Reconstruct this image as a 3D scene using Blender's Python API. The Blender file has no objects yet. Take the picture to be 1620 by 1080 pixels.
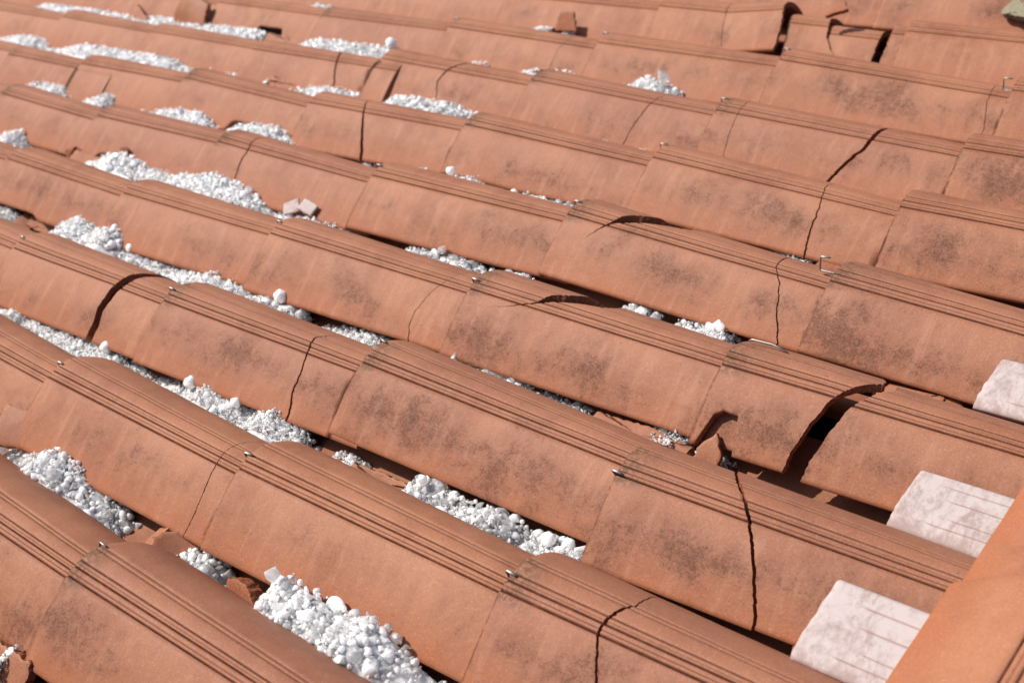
import bpy, math, random
import numpy as np
from mathutils import Matrix, Vector, noise

# ------------------------------------------------------------------ frame of the roof slope
# roof coordinates: u runs up the slope along the tiles, v across the rows, w is the slope's normal
PITCH = math.radians(11.63)
cp, sp = math.cos(PITCH), math.sin(PITCH)
MROOF = Matrix(((cp, 0, -sp, 0), (0, 1, 0, 0), (sp, 0, cp, 0), (0, 0, 0, 1)))
SC = bpy.context.scene
COL = SC.collection

# ------------------------------------------------------------------ camera
CR = ((0.76179014, 0.62855204, -0.15683788), (0.23683656, -0.49555688, -0.83566251), (-0.60297947, 0.59945451, -0.52637444))
CPOS = (0.646291, -0.337818, 0.806833)
cam = bpy.data.cameras.new("camera"); camo = bpy.data.objects.new("camera", cam); COL.objects.link(camo)
mm = Matrix(((CR[0][0], -CR[1][0], -CR[2][0], CPOS[0]), (CR[0][1], -CR[1][1], -CR[2][1], CPOS[1]), (CR[0][2], -CR[1][2], -CR[2][2], CPOS[2]), (0, 0, 0, 1)))
camo.matrix_world = MROOF @ mm
cam.sensor_width = 36; cam.lens = 42.159
cam.clip_start = 0.02; cam.clip_end = 300
cam.dof.use_dof = True; cam.dof.focus_distance = 1.36; cam.dof.aperture_fstop = 6.3
SC.camera = camo

# ------------------------------------------------------------------ light
SUN = MROOF.to_3x3() @ Vector((-0.50, -0.24, 0.83)); SUN.normalize()   # towards the sun
ELEV = math.asin(SUN.z); AZ = math.atan2(SUN.x, SUN.y)
W = bpy.data.worlds.new("World"); SC.world = W; W.use_nodes = True
wn = W.node_tree.nodes; wn.clear()
sky = wn.new('ShaderNodeTexSky'); sky.sky_type = 'NISHITA'; sky.sun_disc = False
sky.sun_elevation = ELEV; sky.sun_rotation = AZ; sky.air_density = 1.0; sky.dust_density = 2.0
bg = wn.new('ShaderNodeBackground'); bg.inputs[1].default_value = 0.10
wo = wn.new('ShaderNodeOutputWorld')
W.node_tree.links.new(sky.outputs[0], bg.inputs[0]); W.node_tree.links.new(bg.outputs[0], wo.inputs[0])
sl = bpy.data.lights.new("sun", 'SUN'); sl.energy = 4.2; sl.angle = math.radians(0.53); sl.color = (1.0, 0.95, 0.87)
so = bpy.data.objects.new("sun", sl); COL.objects.link(so)
so.rotation_euler = SUN.to_track_quat('Z', 'Y').to_euler(); so.location = MROOF @ Vector((0, 0, 5))
SC.view_settings.view_transform = 'Standard'; SC.view_settings.look = 'None'; SC.view_settings.gamma = 1
SC.view_settings.exposure = 0.26
SC.cycles.max_bounces = 10; SC.cycles.transmission_bounces = 8

# ------------------------------------------------------------------ data measured on the photograph (metres, radians)
TILES = [[-1,1,-0.4201,-0.188,0.0,0.4201,0.0], [-1,2,-0.8402,-0.188,0.0,0.4201,0.0], [0,0,-0.0,0.0344,0.0,0.4201,0.0], [0,1,-0.4275,0.0344,0.0,0.4275,0.0], [0,2,-0.8402,0.0344,-0.0135,0.4127,0.00119], [0,3,-1.2603,0.0344,0.0,0.4201,0.0], [1,0,-0.0029,0.2563,0.02,0.4201,0.0], [1,1,-0.4018,0.252,0.0032,0.3989,0.0], [1,2,-0.8187,0.2509,-0.0178,0.4169,0.00238], [1,3,-1.2603,0.253,-0.0275,0.4416,0.00357], [1,4,-1.6804,0.253,0.0,0.4201,0.0], [2,0,-0.0055,0.4531,0.02,0.4201,0.0], [2,1,-0.4286,0.4827,-0.022,0.4231,0.00476], [2,2,-0.8408,0.4634,0.0051,0.4122,0.0], [2,3,-1.2668,0.4573,0.0003,0.426,0.0], [2,4,-1.6804,0.4641,-0.0171,0.4136,0.00357], [2,5,-2.1005,0.4641,0.0,0.4201,0.0], [3,0,-0.0132,0.6799,0.0,0.4201,0.0], [3,1,-0.4212,0.6877,-0.0153,0.4081,0.00357], [3,2,-0.8517,0.6848,-0.0043,0.4305,0.00119], [3,3,-1.2632,0.6805,0.0103,0.4115,0.0], [3,4,-1.6804,0.6832,-0.0168,0.4171,0.00476], [3,5,-2.1005,0.6832,0.0,0.4201,0.0], [3,6,-2.5206,0.6832,0.0,0.4201,0.0], [4,0,0.0131,0.9031,-0.0484,0.4201,0.01548], [4,1,-0.4268,0.9231,-0.05,0.44,0.01667], [4,2,-0.8444,0.9111,-0.004,0.4175,0.00119], [4,3,-1.2748,0.9106,-0.0233,0.4304,0.00714], [4,4,-1.6911,0.9071,0.0159,0.4163,0.0], [4,5,-2.1005,0.911,-0.0271,0.4094,0.00714], [4,6,-2.5206,0.911,0.0,0.4201,0.0], [4,7,-2.9407,0.911,0.0,0.4201,0.0], [5,0,0.0061,1.121,0.0,0.4201,0.0], [5,1,-0.418,1.139,-0.05,0.4241,0.02024], [5,2,-0.8313,1.1421,-0.0319,0.4133,0.0119], [5,3,-1.2395,1.1193,0.02,0.4082,0.0], [5,4,-1.6758,1.1344,-0.0326,0.4363,0.01071], [5,5,-2.073,1.1135,0.02,0.3972,0.0], [5,6,-2.3901,1.0957,0.0,0.3171,0.0], [5,7,-2.9407,1.1236,0.0,0.5505,0.0], [5,8,-3.3608,1.1236,0.0,0.4201,0.0], [6,0,0.0108,1.3275,0.0,0.4201,0.0], [6,1,-0.4219,1.3389,-0.0381,0.4326,0.01548], [6,2,-0.8479,1.3583,-0.0382,0.426,0.01548], [6,3,-1.27,1.363,-0.0214,0.4221,0.00952], [6,4,-1.6633,1.3202,0.02,0.3933,0.0], [6,5,-2.0953,1.3384,-0.0004,0.432,0.00119], [6,6,-2.5367,1.3522,-0.0108,0.4414,0.00476], [6,7,-2.9407,1.3426,0.0,0.404,0.0], [6,8,-3.3608,1.3426,0.0,0.4201,0.0], [7,0,-0.0028,1.5579,0.0,0.4201,0.0], [7,1,-0.433,1.5803,-0.0466,0.4302,0.02143], [7,2,-0.8412,1.5687,-0.0076,0.4082,0.00357], [7,3,-1.2554,1.5675,-0.0178,0.4142,0.00833], [7,4,-1.6728,1.5526,0.02,0.4174,0.0], [7,5,-2.0981,1.5657,0.0,0.4253,0.0], [7,6,-2.5206,1.5655,0.0,0.4225,0.0], [7,7,-2.9407,1.5655,0.0,0.4201,0.0], [7,8,-3.3608,1.5655,0.0,0.4201,0.0], [8,0,-0.0,1.7841,0.0,0.4201,0.0], [8,1,-0.2763,1.7713,0.0,0.2763,0.0], [8,2,-0.8413,1.7968,0.0,0.565,0.0], [8,3,-1.2603,1.7841,0.02,0.419,0.0], [8,4,-1.6804,1.7841,0.0,0.4201,0.0], [8,5,-2.1005,1.7841,0.0,0.4201,0.0], [8,6,-2.5206,1.7841,0.0,0.4201,0.0], [8,7,-2.9407,1.7841,0.0,0.4201,0.0], [8,8,-3.3608,1.7841,0.0,0.4201,0.0], [9,1,-0.4201,2.012,0.0,0.4201,0.0], [9,2,-0.8402,2.012,0.0,0.4201,0.0], [9,3,-1.2603,2.012,0.0,0.4201,0.0], [9,4,-1.6804,2.012,0.0,0.4201,0.0], [9,5,-2.1005,2.012,0.0,0.4201,0.0], [10,1,-0.4201,2.232,0.0,0.4201,0.0], [10,2,-0.8402,2.232,0.0,0.4201,0.0]]
CRACKS = [[1,0,[[-0.0638,0.1323,3], [-0.0451,0.1227,3], [-0.0264,0.1134,3], [-0.0111,0.1146,4], [0.0067,0.1203,4], [0.0221,0.1273,2], [0.0831,0.1177,1]]], [2,0,[[-0.1029,0.2007,4], [-0.0638,0.1803,4], [-0.0302,0.1597,4], [-0.0126,0.147,4.5], [0.0063,0.1314,5], [0.0813,0.0816,7]]], [3,0,[[-0.1107,0.13,23], [-0.0893,0.134,24], [-0.06,0.142,24], [-0.035,0.152,23], [-0.012,0.166,22], [0.005,0.18,20], [0.018,0.188,14], [0.032,0.188,15], [0.055,0.174,20], [0.085,0.155,26]]], [4,1,[[-0.0555,0.0507,0], [-0.0366,0.0683,2], [-0.0219,0.0823,5], [-0.012,0.1,14], [-0.003,0.125,26], [0.006,0.155,34], [0.014,0.18,24], [0.028,0.2,8]]], [4,1,[[-0.106,0.4054,2.5], [-0.0739,0.386,2.2], [-0.0386,0.3707,2], [-0.0183,0.3543,1.5], [0.0037,0.352,2.5]]], [3,1,[[-0.0446,0.0443,0], [-0.037,0.073,2], [-0.0197,0.1164,5], [-0.009,0.128,12], [-0.003,0.142,24], [0.003,0.16,36], [0.009,0.18,38], [0.016,0.2,24], [0.03,0.215,8]]], [2,2,[[-0.0999,0.3367,4], [-0.0781,0.326,3.5], [-0.0524,0.3243,3], [-0.0237,0.316,3], [0.0014,0.3073,3], [0.0287,0.3153,1]]], [2,3,[[-0.0879,0.3053,14], [-0.0681,0.2983,14], [-0.0395,0.3037,16], [-0.0119,0.3139,18], [0.0187,0.3193,16], [0.0609,0.325,8]]], [3,2,[[-0.1073,0.3631,2], [-0.0904,0.3534,1.5], [-0.0715,0.3524,1.2], [-0.0439,0.364,1], [-0.0098,0.383,0.6]]], [4,3,[[-0.0843,0.108,3], [-0.0543,0.0973,3.5], [-0.0285,0.098,4], [-0.0121,0.091,3]]], [5,3,[[-0.109,0.205,9], [-0.0788,0.188,7.5], [-0.0475,0.168,6], [-0.0043,0.143,3], [0.0295,0.127,2]]], [5,1,[[-0.1057,0.3197,3], [-0.08,0.312,3], [-0.0428,0.3086,2.2], [-0.0053,0.2993,1.5]]], [6,2,[[-0.096,0.271,2], [-0.0708,0.274,2], [-0.037,0.282,2.5], [0.0013,0.2977,1]]], [6,3,[[-0.0853,0.205,2], [-0.055,0.1873,3.5], [-0.0251,0.1977,5], [0.0081,0.2257,7], [0.0198,0.295,4]]], [6,1,[[-0.0953,0.0563,1.2], [-0.064,0.049,1.2], [-0.0206,0.0447,1.2]]], [6,1,[[-0.099,0.2504,6], [-0.0715,0.2663,7], [-0.0439,0.2853,7], [0.0045,0.2923,8]]], [6,4,[[-0.0763,0.3104,5], [-0.046,0.2914,5], [0.0281,0.261,6]]], [7,3,[[-0.0754,0.3243,1.5], [-0.0509,0.3223,1.2], [-0.0183,0.3303,1]]], [7,1,[[-0.0852,0.4103,1.2], [-0.0442,0.3961,1.2]]], [8,2,[[-0.098,0.1887,1.5], [-0.0616,0.1737,1.5], [-0.0179,0.1607,1.5]]], [8,2,[[-0.0999,0.3157,10], [-0.0669,0.3114,11], [-0.0133,0.2964,13]]], [8,2,[[-0.0902,0.4413,17], [-0.0736,0.4217,12], [-0.0524,0.3997,3]]], [8,2,[[-0.092,0.5129,20], [-0.0598,0.5129,22], [0.0264,0.5077,20]]], [1,2,[[-0.0873,0.3817,1.2], [-0.0655,0.3807,1.4], [-0.0302,0.3753,1.6], [-0.0111,0.3733,1]]]]
HAIL = [[0,[[[-0.476,-0.06], [-0.446,-0.042], [-0.455,-0.068]]]], [1,[[[-0.955,-0.043], [-0.893,-0.102], [-0.799,-0.067], [-0.707,-0.027], [-0.668,-0.037], [-0.621,-0.055], [-0.568,-0.084], [-0.554,-0.096]], [[-0.541,-0.109], [-0.43,-0.071], [-0.389,-0.06], [-0.359,-0.077]], [[-0.264,-0.044], [-0.241,-0.026], [-0.193,-0.032], [-0.155,-0.035], [-0.114,-0.022], [-0.082,-0.036], [-0.06,-0.05], [-0.023,-0.068]]]], [2,[[[-1.386,-0.068], [-1.256,-0.071], [-1.171,-0.055], [-1.129,-0.066], [-1.034,-0.066], [-0.952,-0.071], [-0.896,-0.072], [-0.867,-0.086], [-0.827,-0.097], [-0.773,-0.086], [-0.723,-0.078], [-0.668,-0.055], [-0.619,-0.066], [-0.58,-0.077], [-0.53,-0.053], [-0.498,-0.063], [-0.468,-0.075]], [[-0.419,-0.084], [-0.375,-0.084]], [[-0.269,-0.063], [-0.242,-0.062], [-0.224,-0.07], [-0.195,-0.076], [-0.142,-0.057], [-0.124,-0.061], [-0.1,-0.081], [-0.067,-0.073], [-0.035,-0.066], [-0.013,-0.067]]]], [3,[[[-1.786,-0.057], [-1.633,-0.06], [-1.593,-0.072], [-1.564,-0.086]], [[-1.388,-0.051], [-1.339,-0.035], [-1.283,-0.046], [-1.213,-0.031], [-1.181,-0.06], [-1.116,-0.065], [-1.047,-0.074], [-0.932,-0.054], [-0.885,-0.06], [-0.842,-0.073], [-0.788,-0.057], [-0.731,-0.065], [-0.71,-0.087]], [[-0.69,-0.093], [-0.667,-0.089], [-0.607,-0.077], [-0.552,-0.073], [-0.537,-0.084]], [[-0.437,-0.073], [-0.402,-0.074], [-0.373,-0.075], [-0.342,-0.066], [-0.31,-0.074], [-0.288,-0.072], [-0.268,-0.083], [-0.227,-0.087], [-0.196,-0.087], [-0.168,-0.088]], [[-0.073,-0.074], [-0.036,-0.069], [-0.028,-0.072]], [[-0.021,-0.092], [0.039,-0.097]]]], [4,[[[-2.196,-0.057], [-2.018,-0.059], [-1.918,-0.037], [-1.867,-0.072], [-1.798,-0.077]], [[-1.636,-0.059], [-1.513,-0.028], [-1.435,-0.048], [-1.351,-0.05], [-1.283,-0.039], [-1.197,-0.024], [-1.144,-0.032], [-1.101,-0.04], [-1.063,-0.056], [-1.033,-0.07], [-0.927,-0.061], [-0.862,-0.063], [-0.848,-0.07]], [[-0.712,-0.074], [-0.664,-0.058], [-0.624,-0.066], [-0.568,-0.06], [-0.545,-0.075], [-0.52,-0.077], [-0.444,-0.064]], [[-0.271,-0.079], [-0.235,-0.07], [-0.213,-0.076]], [[-0.19,-0.084], [-0.143,-0.072], [-0.103,-0.067], [-0.092,-0.082]]]], [5,[[[-2.63,-0.087], [-2.421,-0.081], [-2.309,-0.06], [-2.196,-0.03], [-2.076,-0.025], [-2.012,-0.058], [-1.89,-0.035], [-1.86,-0.06], [-1.724,-0.056], [-1.655,-0.04], [-1.544,-0.026], [-1.509,-0.047], [-1.463,-0.065], [-1.399,-0.042], [-1.348,-0.021], [-1.284,-0.013], [-1.248,-0.046], [-1.169,-0.064], [-1.105,-0.068]], [[-1.036,-0.077], [-1.01,-0.078]], [[-0.895,-0.059], [-0.862,-0.056]], [[-0.823,-0.058], [-0.767,-0.05], [-0.723,-0.055], [-0.716,-0.066]], [[-0.689,-0.067], [-0.603,-0.058], [-0.55,-0.066], [-0.53,-0.069]], [[-0.305,-0.069], [-0.279,-0.061], [-0.255,-0.07]], [[-0.163,-0.078], [-0.129,-0.072], [-0.094,-0.074]]]], [6,[[[-3.013,-0.055], [-2.787,-0.055], [-2.667,-0.037], [-2.56,-0.031], [-2.519,-0.053]], [[-2.451,-0.054], [-2.335,-0.031], [-2.128,-0.031], [-2.018,-0.034], [-1.928,-0.015], [-1.873,-0.05]], [[-1.868,-0.049], [-1.83,-0.05]], [[-1.595,-0.05], [-1.552,-0.041], [-1.534,-0.049]], [[-1.48,-0.052], [-1.359,-0.038], [-1.251,-0.046]], [[-1.181,-0.047], [-1.143,-0.034], [-1.07,-0.032], [-0.999,-0.03], [-0.932,-0.047]], [[-0.629,-0.056], [-0.604,-0.056]], [[-0.577,-0.061], [-0.52,-0.062], [-0.496,-0.062]], [[-0.217,-0.07], [-0.211,-0.069]], [[-0.19,-0.073], [-0.144,-0.074]]]], [7,[[[-3.416,-0.047], [-3.165,-0.045], [-2.919,-0.025], [-2.782,-0.035], [-2.625,-0.031]], [[-2.504,-0.037], [-2.404,-0.039], [-2.286,-0.018], [-2.166,-0.009], [-2.085,-0.015], [-2.011,-0.031], [-1.914,-0.02], [-1.84,-0.037]], [[-1.676,-0.039], [-1.606,-0.004], [-1.563,-0.011], [-1.504,-0.03], [-1.418,-0.029], [-1.359,-0.026]], [[-1.135,-0.042], [-1.093,-0.042]], [[-1.007,-0.057], [-0.958,-0.04], [-0.948,-0.05]], [[-0.91,-0.037], [-0.861,-0.037]], [[-0.71,-0.044], [-0.686,-0.031], [-0.642,-0.029], [-0.621,-0.04], [-0.583,-0.059]], [[-0.407,0.043], [-0.391,0.041]]]], [8,[[[-1.896,-0.041], [-1.828,-0.042]], [[-1.137,-0.042], [-1.09,-0.037]], [[-1.046,-0.042], [-1.025,-0.043]]]]]
PU = 0.4201
PM, PC, HW = 0.93, 0.040, 0.109        # flank slope, crest roundness, half width of a cover tile
CREST = 0.0095; TAPER = 0.012 / PU; THICK = 0.010; TLEN = 0.464
FAR = 0.092                            # the far flank is a little narrower and turns down harder
def prof(x, pm=PM, pc=PC, turn=10.0):
    q = np.sqrt(pc * pc + pm * pm * x * x); e = np.maximum(0, x - .045); dz = -pm * pm * x / q - 2 * turn * e; k = 1 / np.sqrt(1 + dz * dz)
    return -(q - pc) - turn * e * e, -dz * k, k       # height under the crest, normal (x, z)
ROWS = 'the row'

# ------------------------------------------------------------------ helpers
def tag(o, label=None, cat=None, group=None, kind=None):
    if label: o['label'] = label
    if cat: o['category'] = cat
    if group: o['group'] = group
    if kind: o['kind'] = kind
    return o

def place(o, u, v, w, rot=(0, 0, 0)):
    from mathutils import Euler
    o.matrix_world = MROOF @ Matrix.Translation((u, v, w)) @ Euler(rot, 'XYZ').to_matrix().to_4x4()
    return o

def empty(name, u, v, w, rot=(0, 0, 0)):
    o = bpy.data.objects.new(name, None); COL.objects.link(o); o.empty_display_size = 0.02
    return place(o, u, v, w, rot)

def link(name, me, mats, parent=None):
    o = bpy.data.objects.new(name, me)
    for m in (mats if isinstance(mats, (list, tuple)) else [mats]): me.materials.append(m)
    COL.objects.link(o)
    if parent: o.parent = parent
    return o

def raw_mesh(name, V, F, attrs=None, uv=None, smooth=None, mi=None):
    """V (n,3); F list of arrays of faces (each (k,3) or (k,4))"""
    me = bpy.data.meshes.new(name)
    V = np.asarray(V, dtype=np.float32)
    tot = sum(len(f) for f in F)
    loops = np.concatenate([np.asarray(f, dtype=np.int32).ravel() for f in F])
    sizes = np.concatenate([np.full(len(f), np.asarray(f).shape[1], dtype=np.int32) for f in F])
    me.vertices.add(len(V)); me.vertices.foreach_set('co', V.ravel())
    me.loops.add(len(loops)); me.loops.foreach_set('vertex_index', loops)
    me.polygons.add(tot)
    starts = np.concatenate([[0], np.cumsum(sizes)[:-1]]).astype(np.int32)
    me.polygons.foreach_set('loop_start', starts)
    if smooth is not None: me.polygons.foreach_set('use_smooth', np.asarray(smooth, dtype=bool))
    if mi is not None: me.polygons.foreach_set('material_index', np.asarray(mi, dtype=np.int32))
    if attrs is not None:
        a = me.color_attributes.new('wear_shade', 'FLOAT_COLOR', 'POINT'); a.data.foreach_set('color', np.asarray(attrs, dtype=np.float32).ravel())
    if uv is not None:
        l = me.uv_layers.new(name='skin'); l.data.foreach_set('uv', np.asarray(uv, dtype=np.float32)[loops].ravel())
    me.update(calc_edges=True); me.validate()
    return me

# ------------------------------------------------------------------ materials
def new_mat(name):
    m = bpy.data.materials.new(name); m.use_nodes = True
    nt = m.node_tree; nt.nodes.clear()
    out = nt.nodes.new('ShaderNodeOutputMaterial'); b = nt.nodes.new('ShaderNodeBsdfPrincipled')
    nt.links.new(b.outputs[0], out.inputs[0])
    return m, nt, b
class NT:
    def __init__(s, nt): s.nt = nt
    def n(s, t, **k):
        x = s.nt.nodes.new(t)
        for a, b in k.items(): setattr(x, a, b)
        return x
    def put(s, sock, v):
        if hasattr(v, 'default_value') or hasattr(v, 'is_linked'): s.nt.links.new(v, sock)
        else: sock.default_value = v
    def math(s, op, a, b=0.0, c=0.0, clamp=False):
        x = s.n('ShaderNodeMath', operation=op, use_clamp=clamp); s.put(x.inputs[0], a); s.put(x.inputs[1], b); s.put(x.inputs[2], c); return x.outputs[0]
    def noise(s, vec, scale, detail=4, rough=.55, dist=0.0):
        x = s.n('ShaderNodeTexNoise'); s.put(x.inputs['Vector'], vec); x.inputs['Scale'].default_value = scale
        x.inputs['Detail'].default_value = detail; x.inputs['Roughness'].default_value = rough; x.inputs['Distortion'].default_value = dist; return x.outputs['Fac']
    def ramp(s, v, a, b, lo=0.0, hi=1.0, smooth=True):
        x = s.n('ShaderNodeMapRange', interpolation_type='SMOOTHSTEP' if smooth else 'LINEAR'); s.put(x.inputs[0], v)
        x.inputs[1].default_value = a; x.inputs[2].default_value = b; x.inputs[3].default_value = lo; x.inputs[4].default_value = hi; return x.outputs[0]
    def mix(s, f, a, b, mode='MIX'):
        x = s.n('ShaderNodeMix', data_type='RGBA', blend_type=mode); s.put(x.inputs['Factor'], f); s.put(x.inputs[6], a); s.put(x.inputs[7], b); return x.outputs[2]
def rgb(r, g, b): return (r, g, b, 1)

def clay_material(name, plain=False, tone=1.0):
    m, nt, b = new_mat(name); N = NT(nt)
    pos = N.n('ShaderNodeNewGeometry').outputs['Position']
    at = N.n('ShaderNodeVertexColor', layer_name='wear_shade'); sep = N.n('ShaderNodeSeparateColor'); nt.links.new(at.outputs[0], sep.inputs[0])
    painted_dark, stain, rnd, fresh = sep.outputs[0], sep.outputs[1], sep.outputs[2], at.outputs[1]
    uv = N.n('ShaderNodeUVMap', uv_map='skin'); su = N.n('ShaderNodeSeparateXYZ'); nt.links.new(uv.outputs[0], su.inputs[0])
    U, S = su.outputs[0], su.outputs[1]
    big = N.noise(pos, 7, 4, .6); med = N.noise(pos, 38, 6, .65); fine = N.noise(pos, 420, 3, .7); pit = N.noise(pos, 900, 2, .6)
    c = N.mix(N.ramp(big, .35, .65), rgb(.415*tone, .170*tone, .088*tone), rgb(.315*tone, .121*tone, .064*tone))
    c = N.mix(N.ramp(med, .38, .68, 0, .5), c, rgb(.44*tone, .190*tone, .104*tone))
    # each tile fired a little differently
    c = N.mix(N.ramp(rnd, 0, 1, 0, .55, False), c, rgb(.34*tone, .140*tone, .085*tone))
    # sheltered lower flank keeps a stronger orange
    c = N.mix(N.math('MULTIPLY', N.ramp(N.math('ABSOLUTE', S), .06, .125), N.ramp(med, .3, .6, .35, .9)), c, rgb(.38*tone, .125*tone, .052*tone))
    c = N.mix(N.ramp(fine, .50, .72, 0, .42), c, rgb(.24, .085, .05))
    c = N.mix(N.ramp(fine, .30, .46, .22, 0), c, rgb(.66, .34, .22))
    # black lichen / soot in clouds on the flank
    if not plain:
        st_ = N.n('ShaderNodeCombineXYZ'); nt.links.new(N.math('MULTIPLY', U, 60), st_.inputs[0]); nt.links.new(N.math('MULTIPLY', S, 9), st_.inputs[1]); nt.links.new(N.math('MULTIPLY', rnd, 31.7), st_.inputs[2])
        run = N.noise(st_.outputs[0], 1.0, 5, .6, .5)
        c = N.mix(N.math('MULTIPLY', N.ramp(run, .50, .72, 0, .42), N.ramp(S, -.035, -.06)), c, rgb(.26, .105, .065))
        c = N.mix(N.math('MULTIPLY', N.ramp(run, .48, .30, 0, .35), N.ramp(S, -.030, -.05)), c, rgb(.42, .200, .118))
        sx = N.n('ShaderNodeCombineXYZ'); nt.links.new(U, sx.inputs[0]); nt.links.new(S, sx.inputs[1]); nt.links.new(N.math('MULTIPLY', rnd, 17.3), sx.inputs[2])
        cloud = N.noise(sx.outputs[0], 9, 6, .62, .3); drift = N.noise(sx.outputs[0], 55, 6, .75, .4)
        mid = N.ramp(N.math('FRACT', N.math('MULTIPLY', rnd, 9.7)), 0, 1, .070, .100, False)
        bell = N.math('SUBTRACT', 1.0, N.math('MULTIPLY', N.math('ABSOLUTE', N.math('ADD', S, mid)), 14.0), 0, True)
        k = N.math('ADD', N.math('ADD', N.math('MULTIPLY', cloud, 1.05), N.math('MULTIPLY', drift, .36)), N.math('MULTIPLY', run, .12))
        k = N.math('ADD', k, N.math('MULTIPLY', bell, .26))
        k = N.math('ADD', k, N.math('MULTIPLY', stain, .22))
        mask = N.ramp(k, .93, 1.40)
        mask = N.math('MULTIPLY', mask, N.ramp(stain, 0, .25))
        c = N.mix(N.math('MULTIPLY', mask, .55), c, rgb(.190, .082, .052))
        g1 = N.noise(pos, 480, 3, .9); g2 = N.noise(pos, 130, 5, .8, .8)
        grain = N.math('ADD', N.math('ADD', N.math('MULTIPLY', g1, .55), N.math('MULTIPLY', g2, .55)), N.math('MULTIPLY', mask, .24))
        c = N.mix(N.math('MULTIPLY', N.ramp(grain, .66, .90), N.ramp(mask, .02, .55, 0, .68)), c, rgb(.060, .033, .027))
        # sparse dark dots everywhere
        v = N.n('ShaderNodeTexVoronoi'); nt.links.new(pos, v.inputs['Vector']); v.inputs['Scale'].default_value = 130
        dots = N.math('MULTIPLY', N.ramp(v.outputs['Distance'], .10, .20, 1, 0), N.ramp(N.noise(pos, 21, 3), .54, .66))
        c = N.mix(N.math('MULTIPLY', dots, .6), c, rgb(.13, .07, .05))
        # grey growth at the lower mouth of the tile, in the grooves
        mouth = N.math('MULTIPLY', N.ramp(U, .0, .05, 1, 0), N.ramp(N.math('ABSOLUTE', N.math('ADD', S, .010)), .024, .034, 1, 0))
        mouth = N.math('MULTIPLY', mouth, N.ramp(N.noise(pos, 160, 5, .7), .40, .56))
        mouth = N.math('MULTIPLY', mouth, N.ramp(rnd, .45, .55))
        c = N.mix(N.math('MULTIPLY', mouth, .75), c, rgb(.10, .070, .045))
        # darkness of the seam gap, painted patchily along the mouth rim
        rim = N.math('MULTIPLY', N.ramp(U, .0005, .0045, 1, 0), N.ramp(N.noise(pos, 150, 4), .35, .55))
        c = N.mix(N.math('MULTIPLY', rim, .75), c, rgb(.11, .05, .035))
    # groove and seam lines: their shade painted dark into the clay colour
    c = N.mix(N.math('MULTIPLY', painted_dark, N.ramp(N.noise(pos, 90, 4), .25, .6, .75, 1.0)), c, rgb(.045, .015, .010))
    # clean broken clay
    c = N.mix(fresh, c, N.mix(N.ramp(N.noise(pos, 300, 4, .7), .35, .65), rgb(.36, .118, .050), rgb(.20, .062, .030)))
    nt.links.new(c, b.inputs['Base Color'])
    b.inputs['Roughness'].default_value = .60
    sc_ = N.n('ShaderNodeRGBToBW'); nt.links.new(c, sc_.inputs[0]); nt.links.new(N.ramp(sc_.outputs[0], .06, .18, .05, .28), b.inputs['Specular IOR Level'])
    h = N.math('ADD', N.math('MULTIPLY', fine, .35), N.math('ADD', N.math('MULTIPLY', med, 1.4), N.math('MULTIPLY', pit, .12)))
    h = N.math('ADD', h, N.math('MULTIPLY', N.math('MULTIPLY', N.noise(pos, 170, 5, .75), fresh), 3.5))
    bp = N.n('ShaderNodeBump'); bp.inputs['Strength'].default_value = .55; bp.inputs['Distance'].default_value = .0016
    nt.links.new(h, bp.inputs['Height']); nt.links.new(bp.outputs[0], b.inputs['Normal'])
    return m
CLAY = clay_material('terracotta', False, .83); CLAY_PLAIN = clay_material('terracotta_smooth', True, .92)

def lime_material():
    m, nt, b = new_mat('limewashed_clay'); N = NT(nt)
    pos = N.n('ShaderNodeNewGeometry').outputs['Position']
    at = N.n('ShaderNodeVertexColor', layer_name='wear_shade'); sep = N.n('ShaderNodeSeparateColor'); nt.links.new(at.outputs[0], sep.inputs[0])
    mp = N.n('ShaderNodeMapping'); nt.links.new(pos, mp.inputs[0]); mp.inputs['Scale'].default_value = (1, .55, 1)
    f = N.math('ADD', N.math('MULTIPLY', N.noise(mp.outputs[0], 26, 7, .78, .6), .7), N.math('MULTIPLY', N.noise(mp.outputs[0], 190, 4, .75), .3))
    f = N.math('ADD', f, N.math('MULTIPLY', sep.outputs[1], .12))
    c = N.mix(N.ramp(f, .43, .61, 0, .8), rgb(.49, .41, .395), rgb(.29, .195, .175))
    c = N.mix(N.math('MULTIPLY', sep.outputs[0], 1.0), c, rgb(.20, .09, .06))
    nt.links.new(c, b.inputs['Base Color']); b.inputs['Roughness'].default_value = .8
    bp = N.n('ShaderNodeBump'); bp.inputs['Strength'].default_value = .5; bp.inputs['Distance'].default_value = .001
    nt.links.new(f, bp.inputs['Height']); nt.links.new(bp.outputs[0], b.inputs['Normal'])
    return m
LIME = lime_material()

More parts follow.
